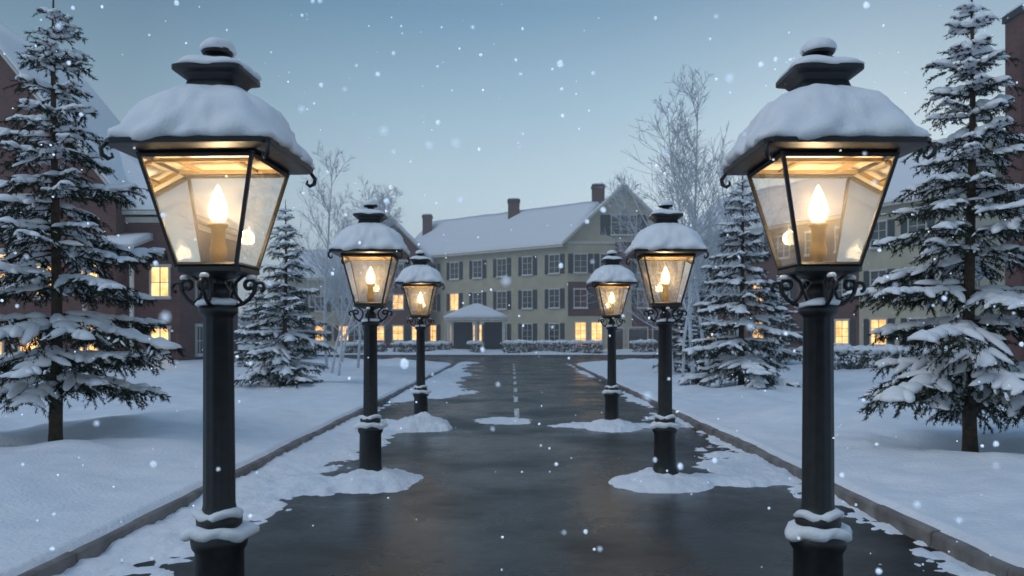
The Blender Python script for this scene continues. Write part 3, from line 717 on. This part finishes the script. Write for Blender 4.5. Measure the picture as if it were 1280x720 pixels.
block(apt,(mid[0]+.02,mid[1]-.04),(28.5,53),10.3,11.2,15.4,'side',ST,lower=ST,wins=grid(Lr*.24,2,zs,1.25,1.8,{(0,0)},1.7),name='end_wing',seed=13)
block(apt,(-18.5,90),(-9.4,90),12,10.3,15.0,'front',BR,lower=BR,wins=grid(9.1,4,zs,1.1,1.6,{(1,0),(2,0),(3,0),(2,1)},1.3)+[('f',4.5,12.2,1.4,1.4,False,False)],name='left_gable_wing',seed=17)
block(apt,(-27,95),(-18.6,95),9,8.6,11.8,'side',ST,wins=grid(8.4,3,zs[:2],1.2,1.7,{(1,0),(2,0)},1.4),name='low_wing',seed=19)
chimney(apt,.2,90,12,17.0,1.3,1.0); chimney(apt,9.3,86,13,17.9,1.3,1.0); chimney(apt,-10.3,97,12,16.3,1.1,.9)

hs=empty('brick_house')
lw=[('f',10.2,4.3,.85,1.5,True,False),('f',12.3,4.4,.85,1.55,True,False),('f',12.3,1.5,.85,1.5,True,False),('f',9.4,1.5,.9,1.5,True,False),('f',7.8,5.0,.9,1.5,True,False),('f',7.6,1.4,.9,1.5,True,False),('f',6.8,10.2,1.1,1.7,False,False),('f',10.2,7.3,.85,1.2,False,False)]
block(hs,(-33,39),(-19.4,39),9,8.7,17.1,'front',BR,wins=lw,name='gable_front',seed=23,ov=.55)
block(hs,(-19.38,40),(-16.7,40),8.5,7.7,12.2,'hip',BR,wins=[('f',1.72,4.35,.85,1.5,True,False),('f',1.72,1.35,.85,1.35,True,False),('r',2.5,4.3,.9,1.5,False,False),('r',5.5,4.3,.9,1.5,True,False),('r',2.5,1.4,.9,1.5,False,False)],name='side_wing',seed=27,hipR=5.8,ov=.4)
mb=MB(); slab(mb,[(-20.6,37.9,6.0),(-18.0,37.9,6.0),(-18.0,39.95,6.6),(-20.6,39.95,6.6)],.12,TR); snow_slab(mb,[(-20.6,37.9,6.01),(-18.0,37.9,6.01),(-18.0,39.95,6.61),(-20.6,39.95,6.61)],.25,12,5)
mb.box(-20.5,-20.35,38.0,38.15,0,5.9,TR); mb.box(-18.25,-18.1,38.0,38.15,0,5.9,TR)
obj('porch',mb.mesh('porch',WM),hs)
hr=empty('brick_house')
block(hr,(22.5,30),(34,30),6,9.4,13.5,'side',BR,wins=[('l',2,5,1,1.6,False,False),('f',2.5,5,1,1.6,True,False),('f',2.5,1.6,1,1.6,False,False)],name='house_walls',seed=31)
mb=MB(); mb.box(21.36,22.48,33.4,34.5,-.2,15.2,BR); mb.box(21.28,22.56,33.3,34.6,15.2,15.5,DK); mb.box(21.36,22.48,33.4,34.5,15.5,15.62,SN)
obj('chimney',mb.mesh('chimney',WM),hr)

pv=empty('entrance_pavilion',(-3.4,77.5,0)); mb=MB()
mb.lathe([(3.0,3.0,20),(3.0,3.22,20)],32,TR,False); 
mb.lathe([(3.05,3.22,14),(3.1,3.34,12),(2.6,3.62,9),(1.5,4.15,7),(.3,4.62,4),(.05,4.68,2)],48,SN,True,nz=.06)
for sx in(-1,0,1):
    for sy in(-1,1):
        mb.box(sx*2.6-.13,sx*2.6+.13,sy*2.6-.13,sy*2.6+.13,0,3.0,TR); mb.box(sx*2.6-.2,sx*2.6+.2,sy*2.6-.2,sy*2.6+.2,.0,.5,BR)
mb.box(-2.5,-.6,2.62,2.7,.1,2.9,SH); mb.box(.6,2.5,2.62,2.7,.1,2.9,SH)
obj('pavilion_frame',mb.mesh('pavilion_frame',WM),pv,(0,0,.12))

def hedge(x0,x1,y0,y1,h,seed,rz=0):
    r=np.random.default_rng(seed)
    n=int((x1-x0)*(y1-y0+h*2)*150); n=min(n,9000)
    lx,ly=(x1-x0)/2,(y1-y0)/2
    P=np.stack([r.uniform(-lx,lx,n),r.uniform(-ly,ly,n),r.uniform(0,h,n)],-1)
    face=r.integers(0,4,n); P[face==0,1]=-ly+r.normal(size=(face==0).sum())*.05; P[face==1,2]=h+r.normal(size=(face==1).sum())*.04
    D=r.normal(size=(n,3))*.07;E_=r.normal(size=(n,3))*.07
    V=np.stack([P-D,P+D,P+E_],1).reshape(-1,3); F=np.arange(n*3).reshape(-1,3)
    VV=[V];FF=[F];M=[(r.random(n)<.3).astype(int)];c=len(V)
    v,f=ICO[2]
    k=int((x1-x0)/.32)
    for i in range(k):
        for j in range(max(1,int((y1-y0)/.5))):
            s=np.array([r.uniform(.22,.4),r.uniform(.25,.4),r.uniform(.12,.24)])
            Q=v*s*(1+r.normal(size=(len(v),1))*.08)+np.array([-lx+(i+.5)*.32,-ly+(j+.5)*.5,h+r.uniform(-.02,.05)])
            VV.append(Q);FF.append(f+c);M.append(np.ones(len(f),int));c+=len(Q)
    M=np.concatenate(M)
    o=obj('hedge',npmesh('hedge',np.concatenate(VV),np.concatenate(FF),[M_hedge,M_snowf],M,M>0),None,((x0+x1)/2,(y0+y1)/2,.12),rz)
hedge(-.8,7.6,66,67.3,.95,1); hedge(-10.2,-5.2,68,69.2,.85,2); hedge(-3.6,-2.6,66.5,67.5,.9,3); hedge(10,12,66,67,1.0,4)
hedge(12.5,17.5,33,34.5,.95,5,-.25); hedge(-14,-10.5,66,67.2,.8,6); hedge(17,21,36,37.2,.9,7,-.5); hedge(9.5,11.5,33.5,34.5,.8,8)

def treeline():
    r=np.random.default_rng(5);V=[];F=[];c=0
    for k in range(190):
        x=r.uniform(-170,120);y=r.uniform(130,190)
        H=r.uniform(5,10);R=H*.24
        n=240; t=r.random(n)**.7; a=r.uniform(0,6.28,n); rr=R*t*(.6+.4*r.random(n)); z=H*(1-t)
        P=np.stack([x+rr*np.cos(a),y+rr*np.sin(a),z],-1); D=r.normal(size=(n,3))*.38; E_=r.normal(size=(n,3))*.38
        V.append(np.stack([P-D,P+D,P+E_],1).reshape(-1,3));F.append(np.arange(n*3).reshape(-1,3)+c);c+=n*3
    F=np.concatenate(F); mi=(r.random(len(F))<.5).astype(int)
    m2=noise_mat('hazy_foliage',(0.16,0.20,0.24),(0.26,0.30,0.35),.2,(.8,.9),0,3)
    return obj('distant_trees',npmesh('distant_trees',np.concatenate(V),F,[m2,M_frost],mi,np.zeros(len(F),bool)))
treeline()

# winter mist: one real, even volume standing beyond the lamps
mb=MB(); mb.box(-170,170,16.5,230,-.5,16); o=obj('mist',mb.mesh('mist',[M_mist]))

def flakes():
    r=np.random.default_rng(12); v,f=ICO[2];V=[];F=[];c=0
    for k in range(680):
        near=k<34
        y=r.uniform(.75,1.6) if near else 1.9+r.random()**1.1*12
        x=r.uniform(-.68,.68)*y; z=1.7+r.uniform(-.30,.42)*y
        if z<.05: continue
        s=r.uniform(.0022,.0036) if near else r.uniform(.003,.0075)*(1.5 if r.random()<.05 else 1)
        V.append(v*s*np.array([1,1,r.uniform(.9,1.3)])*(1+r.normal(size=v.shape)*.07)+np.array([x,y,z]));F.append(f+c);c+=len(v)
    obj('falling_snow',npmesh('falling_snow',np.concatenate(V),np.concatenate(F),[M_flake]))
flakes()
print('done')
